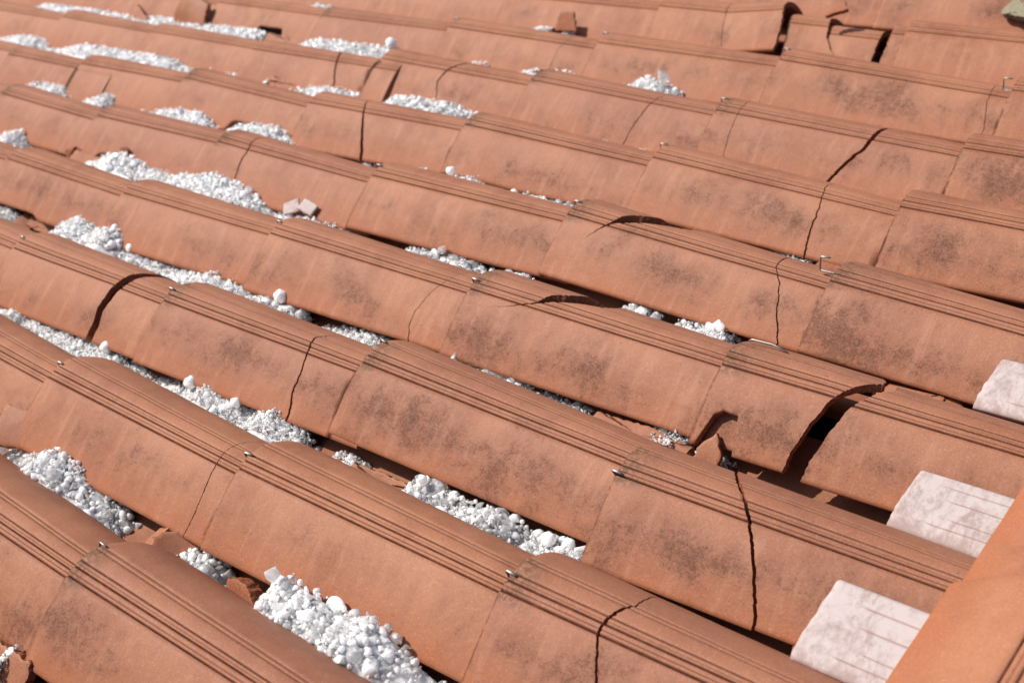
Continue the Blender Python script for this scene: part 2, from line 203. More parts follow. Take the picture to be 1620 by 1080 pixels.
def ice_material(name, per_island, milky=False):
    m, nt, b = new_mat(name); N = NT(nt)
    g = N.n('ShaderNodeNewGeometry'); pos = g.outputs['Position']
    r = g.outputs['Random Per Island'] if per_island else N.n('ShaderNodeObjectInfo').outputs['Random']
    r2 = N.math('FRACT', N.math('MULTIPLY', r, 37.7))
    nz = N.noise(pos, 190, 5, .6)
    c = N.mix(r2, rgb(.995, .995, 1.0), rgb(.975, .982, .995))
    nt.links.new(c, b.inputs['Base Color'])
    nt.links.new(N.ramp(r2, 0, 1, .03, .28), b.inputs['Roughness'])
    b.inputs['IOR'].default_value = 1.31
    # a third of the stones is clear ice, the rest milky
    tr = N.math('ADD', N.ramp(r, .35, .75, .0, .62), N.math('MULTIPLY', N.math('SUBTRACT', nz, .5), .5), 0, True)
    if not milky: nt.links.new(tr, b.inputs['Transmission Weight'])
    b.inputs['Subsurface Weight'].default_value = 1.0
    b.inputs['Subsurface Radius'].default_value = (1, 1, 1); b.inputs['Subsurface Scale'].default_value = .012
    b.inputs['Coat Weight'].default_value = 1.0; b.inputs['Coat Roughness'].default_value = .04; b.inputs['Coat IOR'].default_value = 1.33
    bp = N.n('ShaderNodeBump'); bp.inputs['Strength'].default_value = .45; bp.inputs['Distance'].default_value = .0012
    nt.links.new(N.math('ADD', nz, N.math('MULTIPLY', N.noise(pos, 700, 3, .6), .3)), bp.inputs['Height']); nt.links.new(bp.outputs[0], b.inputs['Normal'])
    return m
ICE_HEAP = ice_material('hail_heap_ice', True); ICE = ice_material('hail_ice', False); ICE_MILKY = ice_material('milky_ice', False, True)

def simple(name, col, rough, metal=0.0, sc=200, bump=.3):
    m, nt, b = new_mat(name); N = NT(nt); pos = N.n('ShaderNodeNewGeometry').outputs['Position']
    nz = N.noise(pos, sc, 5, .65)
    nt.links.new(N.mix(N.ramp(nz, .3, .7), rgb(*[x*.7 for x in col]), rgb(*col)), b.inputs['Base Color'])
    b.inputs['Roughness'].default_value = rough; b.inputs['Metallic'].default_value = metal
    bp = N.n('ShaderNodeBump'); bp.inputs['Strength'].default_value = bump; bp.inputs['Distance'].default_value = .001
    nt.links.new(nz, bp.inputs['Height']); nt.links.new(bp.outputs[0], b.inputs['Normal'])
    return m
STEEL = simple('galvanised_steel', (.46, .44, .40), .5, 1.0, 900, .15)
DECK = simple('dark_underlay', (.05, .032, .026), .95, 0, 60)
MORTAR = simple('lichen_mortar', (.27, .24, .16), .95, 0, 240, 1.0)
DARKICE, _nt, _b = new_mat('refrozen_meltwater')
_N = NT(_nt); _p = _N.n('ShaderNodeNewGeometry').outputs['Position']
_b.inputs['Base Color'].default_value = (.75, .80, .86, 1); _b.inputs['Roughness'].default_value = .10; _b.inputs['Transmission Weight'].default_value = .92; _b.inputs['IOR'].default_value = 1.31
_bp = _N.n('ShaderNodeBump'); _bp.inputs['Strength'].default_value = .9; _bp.inputs['Distance'].default_value = .003
_nt.links.new(_N.noise(_p, 130, 5, .6, .5), _bp.inputs['Height']); _nt.links.new(_bp.outputs[0], _b.inputs['Normal'])

# ------------------------------------------------------------------ the barrel tile
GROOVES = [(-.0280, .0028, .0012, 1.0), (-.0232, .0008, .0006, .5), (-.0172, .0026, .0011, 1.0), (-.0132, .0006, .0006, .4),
           (-.0085, .0020, .0009, .9), (.0125, .0017, .0009, .8), (.0185, .0017, .0009, .8)]   # offset from the crest, depth, half width, painted shade
def lateral_grid(grooves, nnear=22, nfar=14, half=HW, extra=1, far=None):
    far = far or (FAR if half == HW else half)
    T = [(-half, -.0022, 0), (-half + .0010, -.0008, 0), (-half + .003, 0, 0)]
    g0 = grooves[0][0] if grooves else 0
    a, z = -half + .003, g0 - .003
    for i in range(1, nnear * extra): T.append((a + (z - a) * i / (nnear * extra), 0, 0))
    for off, dep, h, d in grooves:
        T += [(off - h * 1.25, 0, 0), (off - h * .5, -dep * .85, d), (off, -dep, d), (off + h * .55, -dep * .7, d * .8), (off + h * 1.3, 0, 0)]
    T.sort()
    if grooves:
        add = []
        for i in range(len(T) - 1):
            if T[i][0] > g0 and T[i + 1][0] - T[i][0] > .004:
                n = int((T[i + 1][0] - T[i][0]) / .003); add += [(T[i][0] + (T[i + 1][0] - T[i][0]) * k / n, 0, 0) for k in range(1, n)]
        T += add; T.sort()
    last = T[-1][0]
    for i in range(1, nfar * extra): T.append((last + (far - .003 - last) * i / (nfar * extra), 0, 0))
    T += [(far - .003, 0, 0), (far - .0010, -.0008, 0), (far, -.0022, 0)]
    T.sort()
    return np.array(T)

def fbm(x, y, z): return noise.noise((x, y, z)) + .5 * noise.noise((2.1 * x, 2.1 * y, 2.1 * z + 7))

def shell(T, lo, hi, lo_end, hi_end, seed, stain, rnd, thn=None, half=HW, nu=34, wav=.0007, seam=None, bend=None, pm=PM, pc=PC, taper=TAPER, thick=THICK, trim=.055, turn=10.0):
    """One piece of barrel tile: u between lo(x) and hi(x); thn(u) draws back the near edge where it is chipped."""
    nt_ = len(T); x0, roff, painted_dark = T[:, 0], T[:, 1], T[:, 2]
    span = float(np.mean(hi - lo))
    s = np.array([0.0, .0015 / span, .004 / span] + list(np.linspace(.010 / span, 1 - .006 / span, nu)) + [1.0]); ns = len(s)
    if seam is not None:
        m_ = float(np.mean(lo)); sx = [(seam + d - m_) / span for d in (-.0042, -.0028, -.001, .004)]
        s = np.sort(np.concatenate([s, [q for q in sx if .02 < q < .985]])); ns = len(s)
    su = np.zeros(ns)
    if lo_end: su[0], su[1] = -.0017, -.0005
    if hi_end: su[-1] = -.0006
    Uo = lo[None, :] + s[:, None] * (hi - lo)[None, :]
    X = np.tile(x0, (ns, 1))
    if thn is not None:
        g = -.032
        for i in range(ns):
            for j in range(nt_):
                if x0[j] < g:
                    f = (x0[j] + half) / (g + half); tn = thn(Uo[i, j]); X[i, j] = tn + f * (g - tn)
    NZ = np.zeros((ns, nt_)); EU = np.zeros((ns, nt_))
    for i in range(ns):
        for j in range(nt_):
            NZ[i, j] = wav * fbm(Uo[i, j] * 9, X[i, j] * 16, seed * 3.7) + .00022 * noise.noise((Uo[i, j] * 60, X[i, j] * 90, seed))
    if lo_end:      # wavy pressed mouth of the tile
        for j in range(nt_): EU[:4, j] = .0011 * fbm(x0[j] * 50, seed * 1.3, 2.2) + .0006 * noise.noise((x0[j] * 210, seed, 5))
    Uo = Uo + EU
    sc = 1 - trim * Uo / PU
    off = -taper * Uo
    Z, nx, nz = prof(X * sc, pm, pc, turn)
    ro = off + roff[None, :] + su[:, None] + NZ; ri = off - thick + NZ * .4
    Vo = np.stack([Uo, X * sc + nx * ro, Z + nz * ro], -1)
    Vi = np.stack([Uo, X * sc + nx * ri, Z + nz * ri], -1)
    if bend is not None: Vo = bend(Vo); Vi = bend(Vi)
    n = ns * nt_; idx = np.arange(n).reshape(ns, nt_)
    q = np.stack([idx[:-1, :-1], idx[1:, :-1], idx[1:, 1:], idx[:-1, 1:]], -1).reshape(-1, 4)
    outer = q; inner = q[:, ::-1] + n
    V = [Vo.reshape(-1, 3), Vi.reshape(-1, 3)]; F = [outer, inner]; sm = [np.ones(len(outer)), np.ones(len(inner))]
    S = np.sign(X) * np.hypot(X, Z)
    uv = [np.stack([Uo.ravel(), S.ravel()], -1)] * 2
    A = np.zeros((n, 4)); A[:, 0] = np.tile(painted_dark, ns)
    if seam is not None: A[:, 0] = np.maximum(A[:, 0], np.clip((Uo.ravel() - seam + .0040) / .0014, 0, 1) * np.clip((seam + .008 - Uo.ravel()) / .004, 0, 1))  # shade of the seam gap, painted as a dark band below the next mouth
    A[:, 0] += 0; A[:, 1] = stain; A[:, 2] = rnd; A[:, 3] = 0
    Ai = A.copy(); Ai[:, 0] = .25; Ai[:, 1] = 0
    At = [A, Ai]; base = 2 * n
    def rim(ids, frsh, flip):
        nonlocal base
        k = len(ids); a = V[0][ids]; b = V[1][ids]
        mid = []
        # ragged middle line gives a broken face some relief
        m = (a + b) / 2
        if frsh > .5:
            for i in range(k):
                d = .0012 * noise.noise((m[i][0] * 150, m[i][1] * 150, seed)); m[i][0] += d
        V.append(np.concatenate([a, m, b])); r = np.arange(k - 1)
        f1 = np.stack([base + r, base + r + 1, base + k + r + 1, base + k + r], -1); f2 = f1 + k
        f = np.concatenate([f1, f2])
        if flip: f = f[:, ::-1]
        F.append(f); sm.append(np.zeros(len(f)))
        uv.append(np.tile(uv[0][ids], (3, 1)))
        aa = np.zeros((3 * k, 4)); aa[:, 2] = rnd; aa[:, 3] = frsh; aa[:, 0] = 0 if frsh > .5 else .12; At.append(aa); base += 3 * k
    rim(idx[0, :], 0.0 if lo_end else 1.0, False); rim(idx[-1, :], 0.0 if hi_end else 1.0, True)
    rim(idx[:, 0], 1.0 if thn is not None else 0.0, True); rim(idx[:, -1], 0.0, False)
    return raw_mesh('tile_skin', np.concatenate(V), F, np.concatenate(At), np.concatenate(uv), np.concatenate(sm))

STAIN = {}
for c in range(-1, 12):
    for r in range(0, 9):
        q = .92 - .13 * r - .03 * abs(c - 3) - (.1 if c > 5 else 0)
        STAIN[(c, r)] = max(.12, min(1.0, q + random.Random(c * 31 + r).uniform(-.18, .18)))
STAIN.update({(0, 0): .75, (0, 1): .85, (1, 0): .8, (1, 1): .45, (1, 2): .35, (2, 0): 1.0, (2, 1): 1.1, (2, 2): .7, (3, 0): 1.0, (3, 1): .95, (4, 0): 1.25, (4, 1): .8, (5, 0): 1.1, (6, 0): .9, (5, 1): .6, (2, 3): .4, (8, 1): .2, (8, 2): .3, (4, 2): .6, (3, 2): .55})
MOUTH = {(2, 1), (3, 0), (3, 1), (4, 0), (0, 0), (2, 0), (0, 1), (1, 0), (6, 1), (6, 2)}

ORD = ['first', 'second', 'third', 'fourth', 'fifth', 'sixth', 'seventh', 'eighth', 'ninth', 'tenth', 'eleventh', 'twelfth', 'thirteenth']
LAB = {
 (1, 0): "tile at bottom centre with a jagged crack curving over its grooved crest",
 (2, 0): "tile left of the larger white slab, split top to bottom by an open crack",
 (3, 0): "tile broken in two by the widest dark gap, beside the middle white slab",
 (4, 0): "heavily blackened whole tile running up to the white slab at the right edge",
 (4, 1): "tile with a dark arched crack on its crest and a straight hairline crack at right",
 (3, 1): "stained tile with a dark S-shaped crack along its crest, at the photo's centre",
 (2, 2): "tile cracked from hail to crest just above the white hailstone ball pair",
 (2, 3): "tile broken by a wide curved dark gap above the hailstone ball at left",
 (3, 2): "tile with a thin bowed crack near its upper right end, left of centre",
 (4, 4): "tile with a hairline crack near its right end, above the thickest hail heap",
 (5, 3): "tile split by a straight wedge-shaped dark crack in the upper left middle",
 (5, 1): "tile with a wavy vertical crack above the protruding steel hook",
 (6, 2): "tile with a thin slanting crack near its right end, upper centre",
 (6, 3): "tile with a dark hooked crack over hail, upper centre",
 (6, 1): "tile with a long slanting open crack and a faint crack near its left end",
 (6, 4): "tile with a short dark crack near its right end, upper left",
 (7, 3): "tile with a hairline crack near its right end, close to the top edge",
 (7, 1): "long tile with a fine crack beside the hook at the right edge",
 (8, 2): "tile smashed into a lifted piece and sunken fragments near the top edge",
 (1, 1): "large tile in the lower left with a fine crack just before its lifted right end",
}
LAB[(1, 2)] = LAB.pop((1, 1)).replace('large tile', 'tile')
LAB[(1, 1)] = "large uncracked tile between two hail channels in the lower left, metal tabs at both ends"
LAB[(2, 1)] = "uncracked tile with the darkest blotches above a red shard, lower centre"
LAB[(0, 0)] = "foremost tile cut off by the bottom edge, black blotch near its mouth"

bycol = {}
for t in TILES: bycol.setdefault(t[0], []).append(t)
cols_sorted = sorted(bycol)
def row_phrase(c):
    k = cols_sorted.index(c)
    return ORD[k] + " row up from the bottom left"

CHIPS = {  # near edge broken away: (u0, u1, angle lifted)
 (3, 0): [(.014, .052, .36)], (5, 4): [(.215, .345, .22)], (4, 4): [(.06, .2, .16)], (1, 3): [(.34, .41, .2)],
 (7, 5): [(.19, .31, .35)], (8, 3): [(.14, .23, .16)], (3, 4): [(.02, .20, .08)], (5, 5): [(.10, .21, .2)],
}
WIDE = {  # lateral position, lower rim, upper rim
 (3, 1): [(-.0446, .0443, .0443), (-.037, .072, .074), (-.0197, .1135, .119), (-.010, .120, .137), (-.004, .122, .155), (.002, .126, .172), (.008, .132, .190), (.015, .140, .206), (.026, .150, .216), (.06, .155, .212)],
 (4, 1): [(-.0555, .0507, .0507), (-.0366, .067, .0695), (-.0219, .079, .086), (-.012, .084, .110), (-.004, .088, .132), (.003, .094, .155), (.010, .102, .178), (.018, .110, .196), (.03, .12, .204), (.06, .122, .200)],
}
random.seed(11)
for (c, r, u0, v0, yaw, lu, drop) in TILES:
    rr = random.Random(c * 101 + r * 7 + 5)
    L = max(TLEN, lu + .045); seed = c * 13.1 + r * 5.3
    rnd = rr.random() * .5 + (.5 if (c, r) in MOUTH or rr.random() < .15 else 0)
    if rnd < .5: rnd *= .86
    st = STAIN.get((c, r), .3)
    cr = [k for k in CRACKS if k[0] == c and k[1] == r]
    key = (c, r)
    if key in LAB: lab = LAB[key]
    else:
        seq = sorted(bycol[c], key=lambda t: t[2]); i = [t[1] for t in seq].index(r)
        look = 'dark-stained' if st > .8 else ('lightly stained' if st > .45 else 'clean pale')
        lab = f"{look} uncracked tile, {ORD[i]} from left in {ORD[cols_sorted.index(c)]} row up from bottom left"
    grooves = [(o + rr.uniform(-.0004, .0004), d * rr.uniform(.8, 1.2), h * rr.uniform(.85, 1.15), k) for o, d, h, k in GROOVES]
    T = lateral_grid(grooves, extra=2 if cr else 1, nnear=20)
    th = T[:, 0]
    thn = None
    if key in CHIPS:
        ch = CHIPS[key]
        def thn(u, ch=ch):
            a = -HW
            for x0, x1, d in ch:
                f = (u - x0) / (x1 - x0)
                if 0 < f < 1: a += d * .1 * min(1.0, 1.9 * math.sin(math.pi * f) ** .7) * (1 + .12 * noise.noise((u * 190, 3, 1)))
            return a
    base = (u0, v0, CREST)
    rot = (rr.uniform(-.006, .006), math.atan(drop) + rr.uniform(-.001, .001), math.atan(yaw))
    if not cr:
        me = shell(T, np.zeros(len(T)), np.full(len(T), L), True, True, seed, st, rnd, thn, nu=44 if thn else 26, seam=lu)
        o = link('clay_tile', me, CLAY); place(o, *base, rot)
        tag(o, lab, 'tile', 'terracotta cover tiles of the roof')
        continue
    root = empty('clay_tile', *base, rot); tag(root, lab, 'tile', 'terracotta cover tiles of the roof')
    cuts = []
    for q, (_, _, pts) in enumerate(cr):
        wide = q == 0 and key in WIDE
        if wide: pts = [(x, (a + b) / 2, (b - a) * 1000) for x, a, b in WIDE[key]]
        ang = [pts[0][0]]; us = [pts[0][1]]; gs = [pts[0][2]]
        for a, u, g in pts[1:]:
            ang.append(a if wide else max(a, ang[-1] + .005)); us.append(u); gs.append(g)
        if gs[0] > 0: ang.insert(0, -HW - .005); us.insert(0, us[0] - .002); gs.insert(0, gs[0])
        slope = (us[-1] - us[-2]) / (ang[-1] - ang[-2]) if ang[-1] > ang[-2] else 0
        ang.append(ang[-1] + .05); us.append(us[-1] + (0 if wide else .012 * slope)); gs.append(gs[-1] * .8)
        ang = np.array(ang); us = np.array(us); gs = np.array(gs) * .001
        keep = np.concatenate([[True], np.diff(ang) > 1e-5]); ang, us, gs = ang[keep], us[keep], gs[keep]
        ctr = np.interp(th, ang, us); gap = np.interp(th, ang, gs)
        if pts[0][2] == 0: gap[th < pts[0][0]] = 0
        jg = np.array([.0016 * noise.noise((t * 130, q * 3 + seed, 1)) + .0010 * noise.noise((t * 390, q + seed, 9)) for t in th])
        jg2 = np.array([.0009 * noise.noise((t * 310, q * 5 + seed, 4)) for t in th]) * (gap > .0005)
        if gs.max() < .002: jg *= .6
        cuts.append((ctr + jg - gap / 2, ctr + jg + jg2 + gap / 2))
    cuts.sort(key=lambda k: float(np.mean(k[0])))
    lo = np.zeros(len(T)); n = len(cuts)
    for q in range(n + 1):
        hi = cuts[q][0] if q < n else np.full(len(T), L)
        hi = np.maximum(hi, lo + .004)
        bend = None
        if key == (8, 2) and q == 1:       # the lifted piece: its upper end stands proud
            u1 = float(np.mean(lo))
            def bend(P, u1=u1):
                P = P.copy(); d = np.clip(P[..., 0] - u1, 0, 1); P[..., 2] += d * .13; P[..., 1] += d * .02; return P
        if key == (8, 2) and q >= 2:
            def bend(P, q=q):
                P = P.copy(); P[..., 2] -= .008 + (.012 if q == 3 else 0); P[..., 1] -= .006 if q == 3 else 0; return P
        if key == (3, 0) and q == 1:
            def bend(P):
                P = P.copy(); P[..., 2] -= .003; P[..., 1] -= .002; return P
        if key == (2, 3) and q == 0:
            def bend(P):
                P = P.copy(); d = np.clip(P[..., 0] - .1, 0, 1); P[..., 2] += d * .012; return P
        if key == (2, 0) and q == 1:
            def bend(P):
                P = P.copy(); P[..., 2] += .0025; return P
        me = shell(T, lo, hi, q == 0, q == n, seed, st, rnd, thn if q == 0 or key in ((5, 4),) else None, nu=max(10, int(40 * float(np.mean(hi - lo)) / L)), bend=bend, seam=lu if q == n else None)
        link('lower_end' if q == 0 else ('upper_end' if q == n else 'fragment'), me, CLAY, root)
        if q < n: lo = cuts[q][1]

# ------------------------------------------------------------------ channel tiles lying hollow side up between the rows
def pan_mesh(seed):
    T = np.array([(a, 0, 0) for a in np.linspace(-.084, .084, 20)])
    def flip(P):
        P = P.copy(); P[..., 2] = -P[..., 2]; P[..., 1] = -P[..., 1]; return P
    return shell(T, np.zeros(20), np.full(20, .455), True, True, seed, 0.0, .3, nu=12, bend=flip, pm=.75, pc=.06, taper=-TAPER * .5, trim=-.03, turn=0)
pm = pan_mesh(3.3)
first = None
for (c, r, u0, v0, yaw, lu, drop) in TILES:
    if first is None: o = link('channel_tile', pm, CLAY_PLAIN); first = o
    else: o = first.copy(); COL.objects.link(o)
    place(o, u0 - .03,   .22 * c - .080, -.108, (0, .006, 0))
    nn = sorted(t[2] for t in bycol[c]).index(u0)
    tag(o, f"hollow channel tile beneath cover tile {['one','two','three','four','five','six','seven','eight','nine','ten'][nn]}, {ORD[cols_sorted.index(c)]} row up from bottom left", 'tile', f"channel tiles below the {row_phrase(c)}")

# deck under everything
me = raw_mesh('deck', [(-7, -2.5, 0), (1.4, -2.5, 0), (1.4, 6.5, 0), (-7, 6.5, 0)], [np.array([[0, 1, 2, 3]])])
dk = link('roof_deck', me, DECK); place(dk, 0, 0, -.172); dk['kind'] = 'structure'

# ------------------------------------------------------------------ ridge caps
def ridge_cap(v_a, v_b, lift, wid, seed, label):
    gr = [(-.026, .0017, .0014, 1), (-.020, .0006, .0008, .4), (-.014, .0016, .0013, .9), (.004, .0013, .0012, .7), (.020, .0013, .0012, .7)]
    T = lateral_grid(gr, 20, 14, .112 + wid)
    n = len(T); Lr = v_b - v_a
    me = shell(T, np.zeros(n), np.full(n, Lr), True, True, seed, 0.0, .2, nu=26, half=.112 + wid, wav=.0009, pm=.85, pc=.06, taper=0, trim=0, turn=0)
    o = link('crown_tile', me, CLAY_PLAIN)
    # local u runs along the ridge towards the viewer, near flank faces down the slope
    M3 = Matrix(((0, 1, 0), (-1, 0, 0), (0, 0, 1)))
    o.matrix_world = MROOF @ Matrix.Translation((.468, v_b, .054 + lift)) @ M3.to_4x4() @ Matrix.Rotation(lift * 0, 4, 'Y')
    tag(o, label, 'ridge tile', 'smooth ridge tiles at the right edge')
    return o
ridge_cap(-.10, .436, .012, .004, 61, "big smooth orange ridge tile filling the bottom right corner")
ridge_cap(.36, .87, .0, .0, 62, "smooth ridge tile behind the corner one, ending between two white slabs")
ridge_cap(.83, 1.3, .010, .002, 63, "farthest ridge tile beyond the right white slab, mostly past the frame")

# ------------------------------------------------------------------ generic broken plate
def plate(name, outline, thick, bend=0.0, seed=1, stain=0.3, rnd=.3, jag=.0016, mat=CLAY, fresh_top=0.0, grooves=0):
    rg = random.Random(seed); pts = []
    n = len(outline)
    for i in range(n):
        a = Vector(outline[i]); b = Vector(outline[(i + 1) % n]); k = max(1, int((b - a).length / .005))
        nv = Vector((-(b - a).y, (b - a).x)).normalized()
        for j in range(k): pts.append(a.lerp(b, j / k) + nv * rg.uniform(-jag, jag) * (1 if j else .3))
    P = np.array([(p.x, p.y) for p in pts]); m = len(P); cen = P.mean(0)
    rings = [1.0, .97, .8, .6, .4, .2]
    V = []; A = []; UV = []
    for side in (1, -1):
        for q, f in enumerate(rings):
            for x, y in (P - cen) * f + cen:
                z = -bend * y * y + side * thick / 2 + .0004 * noise.noise((x * 60, y * 60, seed)) - (side * .0006 if q == 0 else 0)
                V.append((x, y, z)); A.append((.0, stain if side > 0 else 0, rnd, fresh_top if side > 0 else fresh_top)); UV.append((x + .1, y - .07))
        V.append((cen[0], cen[1], -bend * cen[1] ** 2 + side * thick / 2)); A.append((0, stain, rnd, fresh_top)); UV.append((.1, -.07))
    h = len(rings) * m + 1; F4 = []; F3 = []
    for s_ in (0, 1):
        o0 = s_ * h
        for q in range(len(rings) - 1):
            for i in range(m):
                j = (i + 1) % m; f = [o0 + q * m + i, o0 + q * m + j, o0 + (q + 1) * m + j, o0 + (q + 1) * m + i]
                F4.append(f if s_ == 0 else f[::-1])
        for i in range(m):
            j = (i + 1) % m; f = [o0 + (len(rings) - 1) * m + i, o0 + (len(rings) - 1) * m + j, o0 + h - 1]; F3.append(f if s_ == 0 else f[::-1])
    nb = len(F4)
    b0 = len(V)
    for i in range(m): V.append(V[i]); A.append((0, 0, rnd, 1)); UV.append((.1, -.07))
    for i in range(m):
        x, y, z = V[i]; x2, y2, z2 = V[h + i]; d = rg.uniform(-.0012, .0012)
        V.append(((x + x2) / 2 + d, (y + y2) / 2 + rg.uniform(-.0012, .0012), (z + z2) / 2)); A.append((0, 0, rnd, 1)); UV.append((.1, -.07))
    for i in range(m): V.append(V[h + i]); A.append((0, 0, rnd, 1)); UV.append((.1, -.07))
    for i in range(m):
        j = (i + 1) % m
        F4.append([b0 + i, b0 + m + i, b0 + m + j, b0 + j]); F4.append([b0 + m + i, b0 + 2 * m + i, b0 + 2 * m + j, b0 + m + j])
    sm = [1] * nb + [0] * (len(F4) - nb) + [1] * len(F3)
    me = raw_mesh(name, V, [np.array(F4), np.array(F3)], A, UV, sm)
    return link(name, me, mat)
D = math.radians
def shard(outline, u, v, w, rot, label, thick=.010, bend=0.0, seed=1, stain=.2, mat=CLAY, fresh=0.0, rnd=.3, jag=.0016):
    o = plate('tile_shard', outline, thick, bend, seed, stain, rnd, jag, mat, fresh); place(o, u, v, w, tuple(D(a) for a in rot))
    return tag(o, label, 'tile shard', 'broken shards of roof tile')

# channel between the third and fourth row
shard([(-.074, -.014), (.070, -.016), (.072, .006), (.01, .013), (-.07, .010)], -0.082, 0.572, -0.078, (18, 0, 0), "long red slab of broken tile lodged between rows, right of centre", .017, 0, 5, .1)
shard([(-.052, -.011), (.050, -.012), (.054, .008), (0, .011), (-.05, .009)], -0.318, 0.358, -0.086, (40, 2, 2), "orange broken bar of tile in hail, left of the small round hailstone", .014, 0, 6, 0)
shard([(-.018, -.022), (.014, -.024), (.018, .002), (.006, .026), (-.010, .008)], 0.012, 0.572, -0.068, (48, 0, 8), "curved triangular shard tucked in the hole below the widest break", .009, 3, 7, 0)
o = shard([(-.026, -.020), (.020, -.026), (.030, .0), (.012, .028), (-.024, .030)], -0.446, 0.136, -0.08, (0, 46, -32), "dark brown hollow shard standing on edge in the lower left hail", 0.009, -4, 8, 0)
shard([(-.020, -.018), (.020, -.024), (.018, .022), (-.008, .024)], -0.486, 0.142, -0.078, (22, -24, -20), "orange shard leaning against the dark hollow shard in the lower left hail", 0.009, 2, 9, 0, rnd=.1)
shard([(-.034, -.020), (.030, -.022), (.034, .008), (.004, .024), (-.03, .014)], -0.312, 0.13, -0.086, (56, 0, -10), "orange wedge-shaped shard with a snowy top in the lower left hail", 0.018, 0, 10, 0, fresh=.6)
shard([(-.04, -.03), (.034, -.024), (.02, .024), (-.03, .03)], -0.823, 0.160, -0.047, (35, 8, 20), "shard with white crust poking in at the left edge, lower part", .011, 3, 11, 0)
shard([(-.05, -.02), (.04, -.022), (.036, .02), (-.03, .024)], -0.444, -0.085, -0.069, (44, 0, 6), "orange shard under frosty hail in the bottom left corner", .011, 0, 12, 0)
shard([(-.06, -.009), (.05, -.010), (.056, .006), (-.05, .008)], -0.210, 1.018, -0.077, (30, 2, -1), "narrow dark red shard beside hail, right of the arched crack", .010, 0, 13, 0, fresh=.5)
shard([(-.028, -.010), (.03, -.012), (.03, .010), (-.02, .010)], -0.06, 1.022, -0.078, (30, 0, 4), "small red shard behind the square steel hook", .010, 0, 14, 0, fresh=.7)
shard([(-.03, -.012), (.034, .0), (-.02, .014)], -1.709, 0.806, -0.056, (80, -30, 0), "dark pointed splinter standing between hail heaps at left", .009, 0, 15, 0)
shard([(-.05, -.016), (.05, -.016), (.05, .016), (-.04, .014)], -1.635, 0.792, -0.058, (35, 5, 0), "brown shard half under hail next to the pointed splinter at left", .011, 0, 16, 0, fresh=.3)
shard([(-.075, -.012), (.07, -.012), (.07, .012), (-.07, .012)], -1.47, 0.592, -0.088, (42, 3, -2), "long dark shard lying over a hollow at the left edge, above the metal tab", .011, 0, 17, 0)
shard([(-.026, -.022), (.012, -.02), (.020, .012), (-.02, .02)], -1.55, 0.588, -0.092, (20, 24, 10), "pinkish stub of tile at the hollow near the left edge", .012, 0, 18, 0)
shard([(-.08, -.018), (.05, -.014), (.04, .016), (-.08, .02)], -2.3, 1.03, -0.06, (30, 4, -8), "grooved brown shard at the left edge above the hail, upper part", .012, 0, 19, 0)
shard([(-.018, -.011), (.018, -.013), (.016, .013), (-.018, .011)], -0.985, 0.806, -0.05, (38, -16, 22), "white left chip of the pair on the hail heap's right end", .004, 0, 20, 0, mat=LIME, jag=.0006)
shard([(-.018, -.012), (.018, -.010), (.018, .012), (-.016, .010)], -0.948, 0.812, -0.046, (34, 14, -6), "white right chip of the pair, next to the hail heap's end", .004, 0, 21, 0, mat=LIME, jag=.0006)
shard([(-.012, -.009), (.0, -.013), (.012, -.006), (.012, .009), (0, .013), (-.011, .008)], -1.528, 0.826, -0.038, (70, 10, 10), "small oval brown chip resting upright on the hail heap at left", .006, 0, 22, 0)
shard([(-.09, -.014), (.02, -.012), (.10, -.006), (.10, .012), (-.09, .016)], -1.735, 1.465, -0.056, (38, 4, 2), "long dark grey-brown splinter near the top edge between hail heaps", .010, 0, 23, 0)
shard([(-.06, -.03), (.05, -.03), (.05, .03), (-.05, .035)], -2.388, 1.458, -0.048, (40, 10, -20), "dark red shard poking from hail near the top left", .012, 0, 24, 0)
shard([(-.06, -.045), (.03, -.05), (.07, .0), (.04, .055), (-.05, .05)], -2.15, 1.475, -0.02, (60, 20, -8), "curled pale shard standing up at the top edge, left part", .012, 5, 25, 0)
shard([(-.045, -.006), (.04, -.008), (.045, .008), (-.04, .008)], -1.506, 1.245, -0.044, (28, 3, 3), "thin orange splinter at the hail's left end, upper middle", .010, 0, 26, 0)
shard([(-.034, -.014), (.05, -.012), (.05, .010), (-.02, .012)], 0.15, 0.788, -0.08, (22, -4, -3), "flat shard in the dark channel left of the right edge's white slab", .008, 0, 27, 0)
shard([(-.02, -.010), (.03, -.009), (.02, .010), (-.02, .008)], 0.196, 0.79, -0.078, (26, 6, 8), "small shard just behind the flat one, near the right white slab", .008, 0, 28, 0, fresh=.4)
shard([(-.012, -.004), (.010, -.005), (.012, .004), (-.010, .005)], -0.232, 0.353, -0.088, (35, 8, 20), "small orange crumb on the hail at lower centre", 0.006, 0, 29, 0, fresh=.8)
shard([(-.007, -.004), (.008, -.003), (.006, .005), (-.006, .004)], -0.2, 0.357, -0.089, (25, -18, 60), "tiny orange crumb beside the ice lump at lower centre", 0.005, 0, 30, 0, fresh=.9)
shard([(-.03, -.02), (.03, -.018), (.012, .024), (-.026, .02)], -1.035, 1.690, -0.024, (60, 0, 0), "dark red spall below the top row, upper centre", .006, 0, 31, 0, fresh=.5)
shard([(-.02, -.02), (.024, -.012), (.012, .02)], -0.433, 1.782, 0.019, (20, -10, 15), "little orange shard lying on the crest at the far broken tile", .008, 0, 32, 0, fresh=.6)

